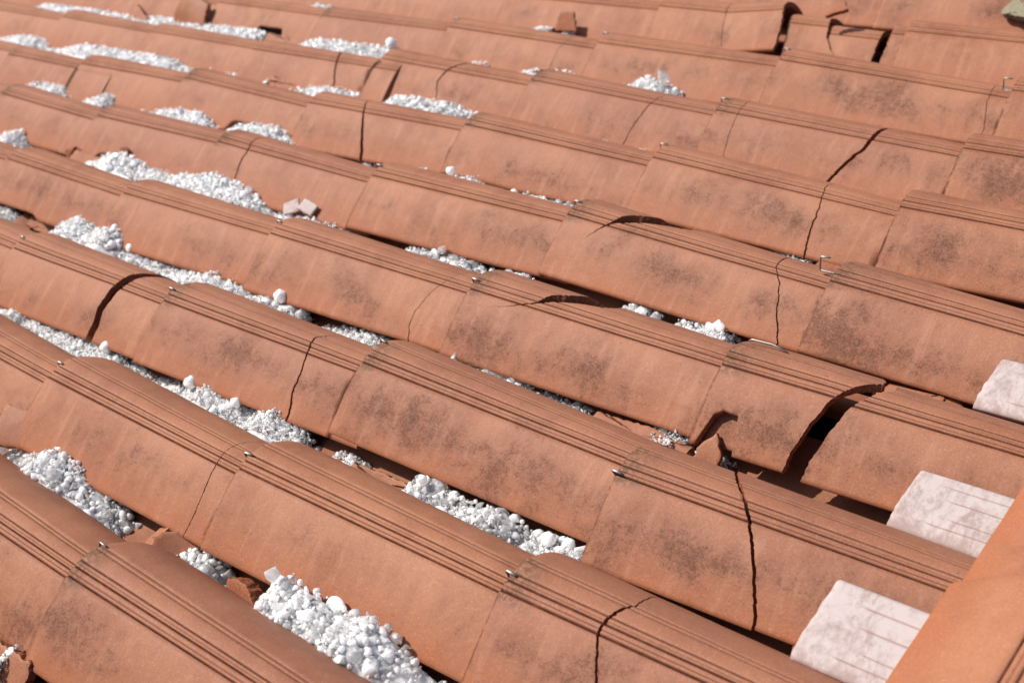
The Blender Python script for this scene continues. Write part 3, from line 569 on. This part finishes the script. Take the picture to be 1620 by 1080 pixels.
o = plate('mortar_lump', [(-.050, -.016), (.050, -.013), (.058, .004), (.030, .016), (-.046, .018)], .016, 0, 41, 0, .3, .003, MORTAR)
place(o, -.118, 1.925, -.016, (D(38), 0, D(-24))); tag(o, "lichen-covered grey mortar lump in the top right corner", 'mortar')
shard([(-.05, -.02), (.07, -.02), (.07, .03), (-.03, .03)], -.085, 1.960, .006, (20, 0, -24), "flat piece of tile lying on the lichen-covered mortar, top right corner", .010, 0, 42, 0)

shard([(-.024, -.014), (.020, -.016), (.028, .010), (-.016, .014)], -.418, .352, -.094, (24, -4, 16), "flat brick-red shard at the right end of the long lower-left hail strip", .009, 0, 51, 0, fresh=.5)
shard([(-.02, -.014), (.018, -.012), (.006, .018)], -.900, .136, -.062, (50, 10, 30), "thin red splinter in the frosty hail at the left edge, lower part", .007, 0, 52, 0, fresh=.5)
shard([(-.016, -.008), (.016, -.010), (.012, .010)], -.132, .572, -.082, (30, 8, 40), "small triangular shard by the long red slab, right of centre", .007, 0, 53, 0, fresh=.6)

# ------------------------------------------------------------------ limewashed slabs under the ridge
def lime_slab(pts, u0, u1, seed, label):
    """pts: cross section (v, w) from top edge to lower edge"""
    pts = [Vector(p) for p in pts]
    prof = []
    for i in range(len(pts) - 1):
        for k in range(14): prof.append(pts[i].lerp(pts[i + 1], k / 14))
    prof.append(pts[-1]); 
    for _ in range(14): prof = [prof[0]] + [(prof[i - 1] + prof[i] * 2 + prof[i + 1]) / 4 for i in range(1, len(prof) - 1)] + [prof[-1]]
    n = len(prof); gl = [int(n * .22), int(n * .40), int(n * .62), int(n * .78)]
    th = .007; us = [0, .0012, .004] + [x * .01 for x in range(1, 14)] ; us = [u for u in us if u < u1 - u0] + [u1 - u0]
    V = []; A = []
    for side in (0, 1):
        for iu, u in enumerate(us):
            for i, p in enumerate(prof):
                t = (prof[min(i + 1, n - 1)] - prof[max(i - 1, 0)]).normalized(); nn = Vector((-t.y, t.x)); nn = nn if nn.y > 0 else -nn
                d = 0; painted_dark = 0
                if side == 0:
                    if i in gl and u > .035 + .012 * (gl.index(i) % 3) : d -= .0012; painted_dark = 1
                    k_ = min(i, n - 1 - i); d -= .0022 * max(0, 1 - k_ / 4) ** 2
                    if iu == 0: d -= .0024
                    if iu == 1: d -= .0008
                    d += .0005 * noise.noise((u * 30, i * .12, seed))
                q = p + nn * (d + (th if side == 0 else 0))
                V.append((u + .0016 * noise.noise((i * .12, seed, 1)) * (1 if iu < 3 else 0), q.x, q.y)); A.append((painted_dark * .7, max(0.0, (i - n * .8) / (n * .2)) * .9, 0, 0))
    nu = len(us); idx = np.arange(nu * n).reshape(nu, n)
    q = np.stack([idx[:-1, :-1], idx[:-1, 1:], idx[1:, 1:], idx[1:, :-1]], -1).reshape(-1, 4)
    F = [q, q[:, ::-1] + nu * n]
    def rim(ids): 
        k = np.asarray(ids); return np.stack([k[:-1], k[:-1] + nu * n, k[1:] + nu * n, k[1:]], -1)
    ns_ = 2 * len(q)
    F += [rim(idx[0]), rim(idx[-1])[:, ::-1], rim(idx[:, 0])[:, ::-1], rim(idx[:, -1])]
    F = np.concatenate(F)
    me = raw_mesh('slab', V, [F], A, None, np.concatenate([np.ones(ns_), np.zeros(len(F) - ns_)]))
    o = link('white_slab', me, LIME); place(o, u0, 0, 0)
    return tag(o, label, 'clay slab', 'whitewashed slabs tucked under the ridge')
lime_slab([(.404, -.007), (.385, -.009), (.360, -.011), (.338, -.0135), (.324, -.0165), (.312, -.0235)], .262, .40, 1, "nearest and largest white slab beside the corner ridge tile")
lime_slab([(.614, -.035), (.600, -.035), (.580, -.036), (.558, -.0375), (.545, -.0400), (.531, -.0470)], .249, .40, 2, "middle white slab with a dirty lower edge, above the largest one")
lime_slab([(.834, -.029), (.815, -.030), (.795, -.031), (.776, -.0325), (.763, -.0350), (.750, -.0420)], .249, .42, 3, "white slab cut off by the right edge, below the blackened tile")

# ------------------------------------------------------------------ steel hooks
def tube(path, rad, flat=1.0):
    n = 10; P = [Vector(p) for p in path]; V = []; F = []
    # round the corners
    Q = [P[0]]
    for i in range(1, len(P) - 1):
        a, b, c = P[i - 1], P[i], P[i + 1]; r = min(.0028, (a - b).length * .45, (c - b).length * .45)
        p0 = b + (a - b).normalized() * r; p2 = b + (c - b).normalized() * r
        for k in range(5):
            t = k / 4; Q.append(p0 * (1 - t) ** 2 + b * 2 * t * (1 - t) + p2 * t * t)
    Q.append(P[-1])
    side = Vector((0, 1, 0))
    for i, p in enumerate(Q):
        t = (Q[min(i + 1, len(Q) - 1)] - Q[max(i - 1, 0)]).normalized()
        s_ = (side - t * side.dot(t)).normalized(); o = t.cross(s_)
        for k in range(n):
            a = 2 * math.pi * k / n; V.append(p + s_ * math.cos(a) * rad * flat + o * math.sin(a) * rad / flat ** .5)
    for i in range(len(Q) - 1):
        for k in range(n): F.append([i * n + k, i * n + (k + 1) % n, (i + 1) * n + (k + 1) % n, (i + 1) * n + k])
    c0 = len(V); V.append(Q[0]); V.append(Q[-1]); F3 = []
    m = (len(Q) - 1) * n
    for k in range(n): F3.append([k, c0, (k + 1) % n]); F3.append([m + k, m + (k + 1) % n, c0 + 1])
    return raw_mesh('hook', [tuple(v) for v in V], [np.array(F), np.array(F3)], None, None, np.ones(len(F) + len(F3)))
tabme = tube([(.055, 0, -.0125), (-.0035, 0, -.0125), (-.0035, 0, .0018), (.0100, 0, .0018)], .0011, 1.4); tabme.materials.append(STEEL)
longme = tube([(.075, 0, -.0125), (-.004, 0, -.0115), (-.004, 0, .0075), (.010, 0, .0085)], .0013, 1.0); longme.materials.append(STEEL)
tl = {(t[0], t[1]): t for t in TILES}
HOOKS = [(1, 0, -.010, "steel tab on the seam at the bottom centre, beside the lowest hail-filled channel"),
 (2, 0, -.026, "steel tab left of the tile split by an open crack, lower right of centre"), (1, 1, -.010, "steel tab at the left mouth of the large uncracked lower tile"),
 (3, 1, -.014, "steel tab left of the S-shaped crack, centre"), (1, 2, -.004, "steel tab near the left edge below the two hailstone balls"),
 (2, 2, -.008, "steel tab right of the wide curved gap"), (2, 3, -.005, "steel tab at the left edge under the long dark shard"),
 (0, 1, .020, "steel tab standing up on the foremost tile's crest, lower left"), (4, 2, -.006, "steel tab on the seam in the upper middle above the two white chips"),
 (5, 1, .004, "steel tab on the seam left of the wavy vertical crack"), (7, 3, .0, "steel tab on the second row from the top, upper middle"),
 (7, 1, .0, "steel tab beside the lifted broken tile near the top"), (7, 2, .002, "steel tab on the top seam left of the big far hailstone"),
 (6, 1, .0, "steel tab at the mouth of the tile with the long slanting crack"), (4, 1, -.002, "steel tab left of the arched crack"),
 (2, 1, .014, "steel tab on the seam right of the last hail lumps, centre"), (6, 2, -.002, "steel tab on the seam above the narrow upper hail strip"),
 (5, 4, .0, "steel tab on an upper left seam between two hail heaps"), (3, 3, .004, "steel tab on a left seam below the thickest hail heap"), (6, 4, .004, "steel tab near the hail end at the upper left"),
 (3, 2, -.004, "steel tab on the seam under the two white chips")]
for c, r, dv, lab in HOOKS:
    if (c, r) not in tl: continue
    _, _, u0, v0, yaw, lu, _d = tl[(c, r)]
    o = bpy.data.objects.new('tile_hook', tabme); COL.objects.link(o)
    z_, nx_, nz_ = prof(dv); place(o, u0 - .001, v0 + dv, CREST + z_ + .0005, (-math.atan2(nx_, nz_), 0, random.uniform(-.25, .12)))
    tag(o, lab, 'metal hook', 'steel hooks holding the tiles')
for (u, v, w, rz, rx, lab) in [(-.010, .902, .0085, .0, -.15, "square steel wire hook sticking out left of the blackened tile"),
    (-.014, 1.536, .0085, .0, -.1, "square wire hook under the tile mouth at the right edge, upper part"),
    (-.016, 1.758, .0085, 0, -.1, "square wire hook at the right edge just below the top right corner")]:
    o = bpy.data.objects.new('tile_hook', longme); COL.objects.link(o); place(o, u, v, w, (rx, 0, rz)); tag(o, lab, 'metal hook', 'steel hooks holding the tiles')
o = bpy.data.objects.new('tile_hook', tube([(0, 0, 0), (.004, 0, .003), (.03, .002, .001), (.05, .0, -.004)], .0013)); o.data.materials.append(STEEL); COL.objects.link(o)
place(o, -.002, .700, .0085, (0, 0, .05)); tag(o, "bent wire hook lying along the crest above the widest break", 'metal hook', 'steel hooks holding the tiles')

# ------------------------------------------------------------------ hail
rng = np.random.default_rng(7)
def ico(sub):
    import bmesh
    bm = bmesh.new(); bmesh.ops.create_icosphere(bm, subdivisions=sub, radius=1.0)
    V = np.array([v.co[:] for v in bm.verts]); F = np.array([[v.index for v in f.verts] for f in bm.faces]); bm.free(); return V, F
ICO = {k: ico(k) for k in (1, 2, 3, 4)}
def stone_shape(sub, seed, kind):
    V, F = ICO[sub]; r = np.random.default_rng(seed); V = V.copy()
    if kind == 'chunk':       # broken, faceted ice: cut by a few planes
        for _ in range(12):
            n = r.normal(size=3); n /= np.linalg.norm(n); d = r.uniform(.38, .78)
            k = V @ n - d; V = V - np.clip(k, 0, None)[:, None] * n
        V *= r.uniform(.65, 1.35, 3)
    else:
        off = np.array([noise.noise((v[0] * 1.3 + seed, v[1] * 1.3, v[2] * 1.3)) for v in V]); V *= (1 + .22 * off)[:, None]
        if kind == 'lump':
            off = np.array([noise.noise((v[0] * 2.8 + seed, v[1] * 2.8, v[2] * 2.8)) for v in V]); V *= (1 + .26 * off)[:, None]
        V *= r.uniform(.70, 1.22, 3) if kind != 'ball' else 1
    return V, F
SHAPES = {s: [stone_shape(s, 10 + i, ('round', 'chunk', 'lump', 'chunk', 'chunk')[i % 5]) for i in range(15)] for s in (1, 2, 4)}
def rotm(n):
    q = rng.normal(size=(n, 4)); q /= np.linalg.norm(q, axis=1)[:, None]; a, b, c, d = q.T
    return np.stack([np.stack([1-2*(c*c+d*d), 2*(b*c-a*d), 2*(b*d+a*c)], -1), np.stack([2*(b*c+a*d), 1-2*(b*b+d*d), 2*(c*d-a*b)], -1), np.stack([2*(b*d-a*c), 2*(c*d+a*b), 1-2*(b*b+c*c)], -1)], -2)
CP = np.array(CPOS)
SIZE = {0: 1.35, 1: 1.6, 2: 1.15, 3: 1.35, 4: 1.45, 5: 1.55, 6: 1.6, 7: 1.7, 8: 1.6}
cands = []      # (px size, centre, radius, row)
heaps = {}
BALLS = [(2, -0.922, -0.037, .0088, "white ball-sized hailstone resting below the wide curved gap at left"),
 (2, -0.706, -0.048, .0098, "largest cloudy hailstone ball on the hail left of centre"), (2, -0.605, -0.048, .0074, "smooth bright hailstone ball right of the cloudy one"),
 (2, -0.059, -0.066, .0088, "bright hailstone ball on the hail at lower centre, near the dark tile edge"), (2, -0.249, -0.043, .0058, "single round hailstone beside the orange broken bar"),
 (5, -0.795, -0.043, .0085, "round hailstone at the left end of the strip, upper middle"), (7, -0.633, -0.022, .0150, "big white hailstone lump alone in the upper right of centre"),
 (7, -1.372, -0.022, .013, "round hailstone at the right end of the top hail heap"), (3, -1.17, -0.058, 0.008, "round hailstone on the ridge of the left heap beneath the seam"),
 (5, -1.335, -0.046, 0.01, "rounded hailstone topping the peaked heap, upper left"), (3, -1.312, -0.056, 0.0095, "clear knobbly ice lump leaning on a tile at the left edge"),
 (3, -1.318, -0.043, 0.0085, "topmost clear ice lump standing on another at the left edge"), (3, -0.761, -0.055, .011, "cloudy round lump at the right end of the left heap"),
 (1, -0.251, -0.018, .0100, "grainy pinkish ice lump beside the orange wedge shard"), (1, -0.871, -0.040, .012, "large frosty hail chunk at the left edge, lower part"),
 (2, -0.15, -0.078, 0.0095, "glassy fused ice lump left of the bright ball, lower centre"), (4, -0.618, -0.055, .012, "frosted ice lump on the hail under the central tile"), (4,-.585,-.074,.010,"smaller frosted lump right of it under the central tile"),
 (3, -0.394, -0.065, .0105, "clear lump of ice beneath the central stained tile"), (3, -0.293, -0.063, .0070, "pinkish ice pebble on the strip below the central stained tile"),
 (4, -0.266, -0.072, .0085, "left grey glassy lump of the pair right of the S-shaped crack"), (4, -0.237, -0.070, .0085, "right grey glassy lump of the pair right of the S-shaped crack"),
 (4, -0.111, -0.058, .0090, "upright clear ice lump left of the widest break"), (4, -0.454, -0.063, .0058, "tiny clear ice pebble at the seam above the central tile")]
placed = []
SLUSH = {}
def slush(c, us, ws, x0, x1, vt):
    nu_ = max(6, int((x1 - x0) / .0035)); nv_ = 18; V = []
    for i in range(nu_ + 1):
        u = x0 + .004 + (x1 - x0 - .008) * i / nu_; wt = float(np.interp(u, us, ws)); e = min(u - x0, x1 - u); wt -= max(0, .012 - e) * .8
        for j in range(nv_ + 1):
            v = vt + .010 - .076 * j / nv_
            V.append((u, v, wt - .13 * max(0, vt - v) - .0068 + .0022 * noise.noise((u * 170, v * 170, c)) + .0012 * noise.noise((u * 420, v * 420, c)) - .012 * max(0, (j / nv_ - .8) / .2)))
    m = len(V); V += [(a, b, w_ - .02) for a, b, w_ in V]
    idx = np.arange(m).reshape(nu_ + 1, nv_ + 1)
    q = np.stack([idx[:-1, :-1], idx[:-1, 1:], idx[1:, 1:], idx[1:, :-1]], -1).reshape(-1, 4)
    def rim(k, f): a = np.stack([k[:-1], k[1:], k[1:] + m, k[:-1] + m], -1); return a[:, ::-1] if f else a
    F = np.concatenate([q, q[:, ::-1] + m, rim(idx[:, 0], False), rim(idx[:, -1], True), rim(idx[0], True), rim(idx[-1], False)])
    SLUSH.setdefault(c, []).append((np.array(V), np.concatenate([F[:, [0, 1, 2]], F[:, [0, 2, 3]]])))
for k_, (c, segs) in enumerate(HAIL):
    if c in (5, 6, 7):
        lim = -1.05 if c == 5 else (-1.25 if c == 6 else -1.42)
        left = sorted([g for g in segs if max(p[0] for p in g) < lim], key=lambda g: g[0][0]); rest = [g for g in segs if g not in left]
        HAIL[k_] = (c, ([sum(left, [])] if left else []) + rest)
for c, segs in HAIL:
    sc = SIZE.get(c, 1.0)
    vt = .22 * c - .078; pts = []
    a1 = .22 * c + .030; a0 = .22 * (c - 1) + .030     # crest lines of the rows above and below
    for seg in segs:
        us = np.array([p[0] for p in seg]); ws = np.array([p[1] for p in seg])
        if c == 1: ws = ws - .006
        if c in (5, 6, 7) and us.max() < -.9: ws = np.clip(ws, -.066, -.034)
        if c == 7 and ws.max() > 0: continue
        o = np.argsort(us); us, ws = us[o], ws[o]
        if us[0] < -2.75: us = np.maximum(us, -2.9)
        x0, x1 = us[0] - .004, us[-1] + .004
        if x1 - x0 > .03: slush(c, us, ws, x0, x1, vt)
        L = x1 - x0; far = 1.0 + .0 * c
        for layer in range(3):
            tries = int(L * (26000, 9000, 5000)[layer] / sc ** 1.5) + 10
            for _ in range(tries):
                u = rng.uniform(x0, x1)
                low = 0.006 if (c in (3, 4) and u > -.5) else 0.0
                s2 = sc * (.62 if (c in (3, 4, 5, 6) and u > -.5) else 1)
                r = .0036 * s2 * math.exp(rng.normal() * .60); r = min(max(r, .0016), .0115)
                if c == 2 and u < -.40 and rng.random() < .35: r = rng.uniform(.0014, .0024)
                wt = float(np.interp(u, us, ws)); e = min(u - x0, x1 - u); wt -= max(0, .010 - e) * .8
                wt += .0028 * noise.noise((u * 60, c, 3))
                v = vt + rng.uniform(-.080, .016)
                w = wt - (.13 * max(0, vt - v)) - r * (.85 if layer == 0 else 1.1) - (0, .006, .013)[layer] + (.003 if rng.random() < .08 and layer == 0 else 0) + low
                # stay out of the barrels on both sides
                ok = True
                for av in (a1, a0):
                    uu = u % PU / PU
                    z_, nx_, nz_ = prof(v - av)
                    if w > -.072 and w < CREST + z_ - .012 * uu + r * .75: ok = False
                if v < a0 or not ok or w < -.128: continue
                pts.append((u, v, w, r, layer))
    pts = np.array(pts) if pts else np.zeros((0, 5))
    # the named big stones first, then dart throwing
    keepers = []; grid = {}
    def free(p, f):
        k = (int(p[0] // .02), int(p[1] // .02), int(p[2] // .02))
        for dx in (-1, 0, 1):
            for dy in (-1, 0, 1):
                for dz in (-1, 0, 1):
                    for q in grid.get((k[0] + dx, k[1] + dy, k[2] + dz), ()):
                        if (p[0]-q[0])**2 + (p[1]-q[1])**2 + (p[2]-q[2])**2 < (f * (p[3] + q[3])) ** 2: return False
        grid.setdefault(k, []).append(p); return True
    for bc, bu, bw, br, bl in BALLS:
        if bc == c: free((bu, vt, bw, br), .9)
    for p in pts:
        if free(p, .62 if p[4] == 0 else .66): keepers.append(p)
    for p in keepers:
        d = math.dist(p[:3], CP); cands.append((p[3] / d if p[4] == 0 else 0, c, tuple(p)))
cands.sort(key=lambda t: -t[0])
NIND = 270
RW = {c: row_phrase(c) for c in cols_sorted}
meshes3 = []
for i, (V, F) in enumerate(SHAPES[4]):
    me = raw_mesh('hailstone', V, [F], None, None, np.full(len(F), i % 5 not in (1, 3, 4))); me.materials.append(ICE); meshes3.append(me)
from mathutils import Quaternion
rs = random.Random(3)
def put_stone(u, v, w, r, me, label, group):
    o = bpy.data.objects.new('hailstone', me); COL.objects.link(o)
    q = Quaternion((rs.gauss(0, 1), rs.gauss(0, 1), rs.gauss(0, 1), rs.gauss(0, 1))).normalized()
    o.matrix_world = MROOF @ Matrix.Translation((u, v, w)) @ q.to_matrix().to_4x4() @ Matrix.Scale(r, 4)
    tag(o, label, 'hailstone', group); return o
def photo_x(P):
    d = np.array(P[:3]) - CP; q = np.array(CR) @ d; return q[0] / q[2]
clus = {}
for s_, c, p in cands[:NIND]:
    seq = sorted(bycol.get(c, bycol[cols_sorted[-1]]), key=lambda t: t[2])
    i = max([k for k, t in enumerate(seq) if t[2] <= p[0] + .005] or [0])
    clus.setdefault((c, i), []).append(p)
NUM = ['', 'twenty-', 'thirty-', 'forty-', 'fifty-', 'sixty-', 'seventy-']
def ordinal(n):
    o = ['first', 'second', 'third', 'fourth', 'fifth', 'sixth', 'seventh', 'eighth', 'ninth', 'tenth', 'eleventh', 'twelfth', 'thirteenth', 'fourteenth', 'fifteenth', 'sixteenth', 'seventeenth', 'eighteenth', 'nineteenth']
    if n < 20: return o[n - 1]
    t, u = divmod(n, 10); tens = ['', '', 'twent', 'thirt', 'fort', 'fift', 'sixt', 'sevent'][t]
    return tens + ('ieth' if u == 0 else 'y-' + o[u - 1])
for (c, i), L in clus.items():
    L.sort(key=photo_x); k_ = cols_sorted.index(c) if c in cols_sorted else len(cols_sorted) - 1
    for n, p in enumerate(L):
        put_stone(p[0], p[1], p[2], p[3] * 1.06, meshes3[rs.randrange(15)],
            f"{ordinal(n + 1)} from left of larger hailstones under tile {['one','two','three','four','five','six','seven','eight','nine'][i]}, {ORD[k_]} row up",
            f"larger hailstones below the {RW.get(c, RW[cols_sorted[-1]])}")
ballV, ballF = stone_shape(4, 77, 'ball'); ballme = raw_mesh('hailstone', ballV, [ballF], None, None, np.ones(len(ballF))); ballme.materials.append(ICE_MILKY)
TOPS = {c: [(min(p[0] for p in g), max(p[0] for p in g), sorted(g)) for g in segs] for c, segs in HAIL}
for c, u, w, r, lab in BALLS:
    for x0, x1, g in TOPS.get(c, []):
        if x0 <= u <= x1: w = min(w, float(np.interp(u, [p[0] for p in g], [p[1] for p in g])) + .95 * r)
    put_stone(u, .22 * c - .077, w, r, ballme if 'ball' in lab or 'round' in lab else meshes3[rs.choice([1, 4, 6, 9])], lab, 'distinct hailstones')
bc = {}
for s_, c, p in cands[NIND:]: bc.setdefault(c, []).append(p)
for c, L in bc.items():
    P = np.array(L); n = len(P); Rm = rotm(n); Vs = []; Fs = []; sm = []; b = 0
    dd = np.linalg.norm(P[:, :3] - CP, axis=1)
    for i in range(n):
        sub = 2 if P[i, 4] < 2 and P[i, 3] / dd[i] > .0012 else 1
        ki = rng.integers(15); V, F = SHAPES[sub][ki]
        Vs.append((V @ Rm[i].T) * P[i, 3] * 1.08 + P[i, :3]); Fs.append(F + b); b += len(V); sm.append(np.full(len(F), ki % 5 not in (1, 3, 4)))
    for V, F in SLUSH.get(c, []): Vs.append(V); Fs.append(F + b); b += len(V); sm.append(np.ones(len(F)))
    me = raw_mesh('hail', np.concatenate(Vs), [np.concatenate(Fs)], None, None, np.concatenate(sm))
    o = link('hail_heap', me, ICE_HEAP); place(o, 0, 0, 0)
    tag(o, f"heaped small hail filling the channel below the {RW.get(c, RW[cols_sorted[-1]])}", 'hail', None, 'stuff')
# meltwater ice
def puddle(u0, u1, v0, v1, w, seed, label):
    nx, ny = 40, 16; V = []
    for i in range(nx + 1):
        for j in range(ny + 1):
            a, b = i / nx, j / ny; e = min(1, 5 * min(a, 1 - a)) * min(1, 4 * min(b, 1 - b))
            u = u0 + (u1 - u0) * a; v = v0 + (v1 - v0) * b
            V.append((u, v, w - .004 * (1 - e) + .0035 * e * fbm(u * 60, v * 60, seed)))
    m = len(V); V += [(x, y, w - .008) for x, y, z in V]
    idx = np.arange((nx + 1) * (ny + 1)).reshape(nx + 1, ny + 1)
    q = np.stack([idx[:-1, :-1], idx[1:, :-1], idx[1:, 1:], idx[:-1, 1:]], -1).reshape(-1, 4)
    def rim(k, f): a = np.stack([k[:-1], k[1:], k[1:] + m, k[:-1] + m], -1); return a[:, ::-1] if f else a
    F = np.concatenate([q, q[:, ::-1] + m, rim(idx[:, 0], True), rim(idx[:, -1], False), rim(idx[0], False), rim(idx[-1], True)])
    o = link('ice_sheet', raw_mesh('ice', V, [F], None, None, np.ones(len(F))), DARKICE); place(o, 0, 0, 0)
    tag(o, label, 'ice')
puddle(-.035, .055, .548, .600, -.098, 4, "dark wet refrozen ice in the channel under the widest break")
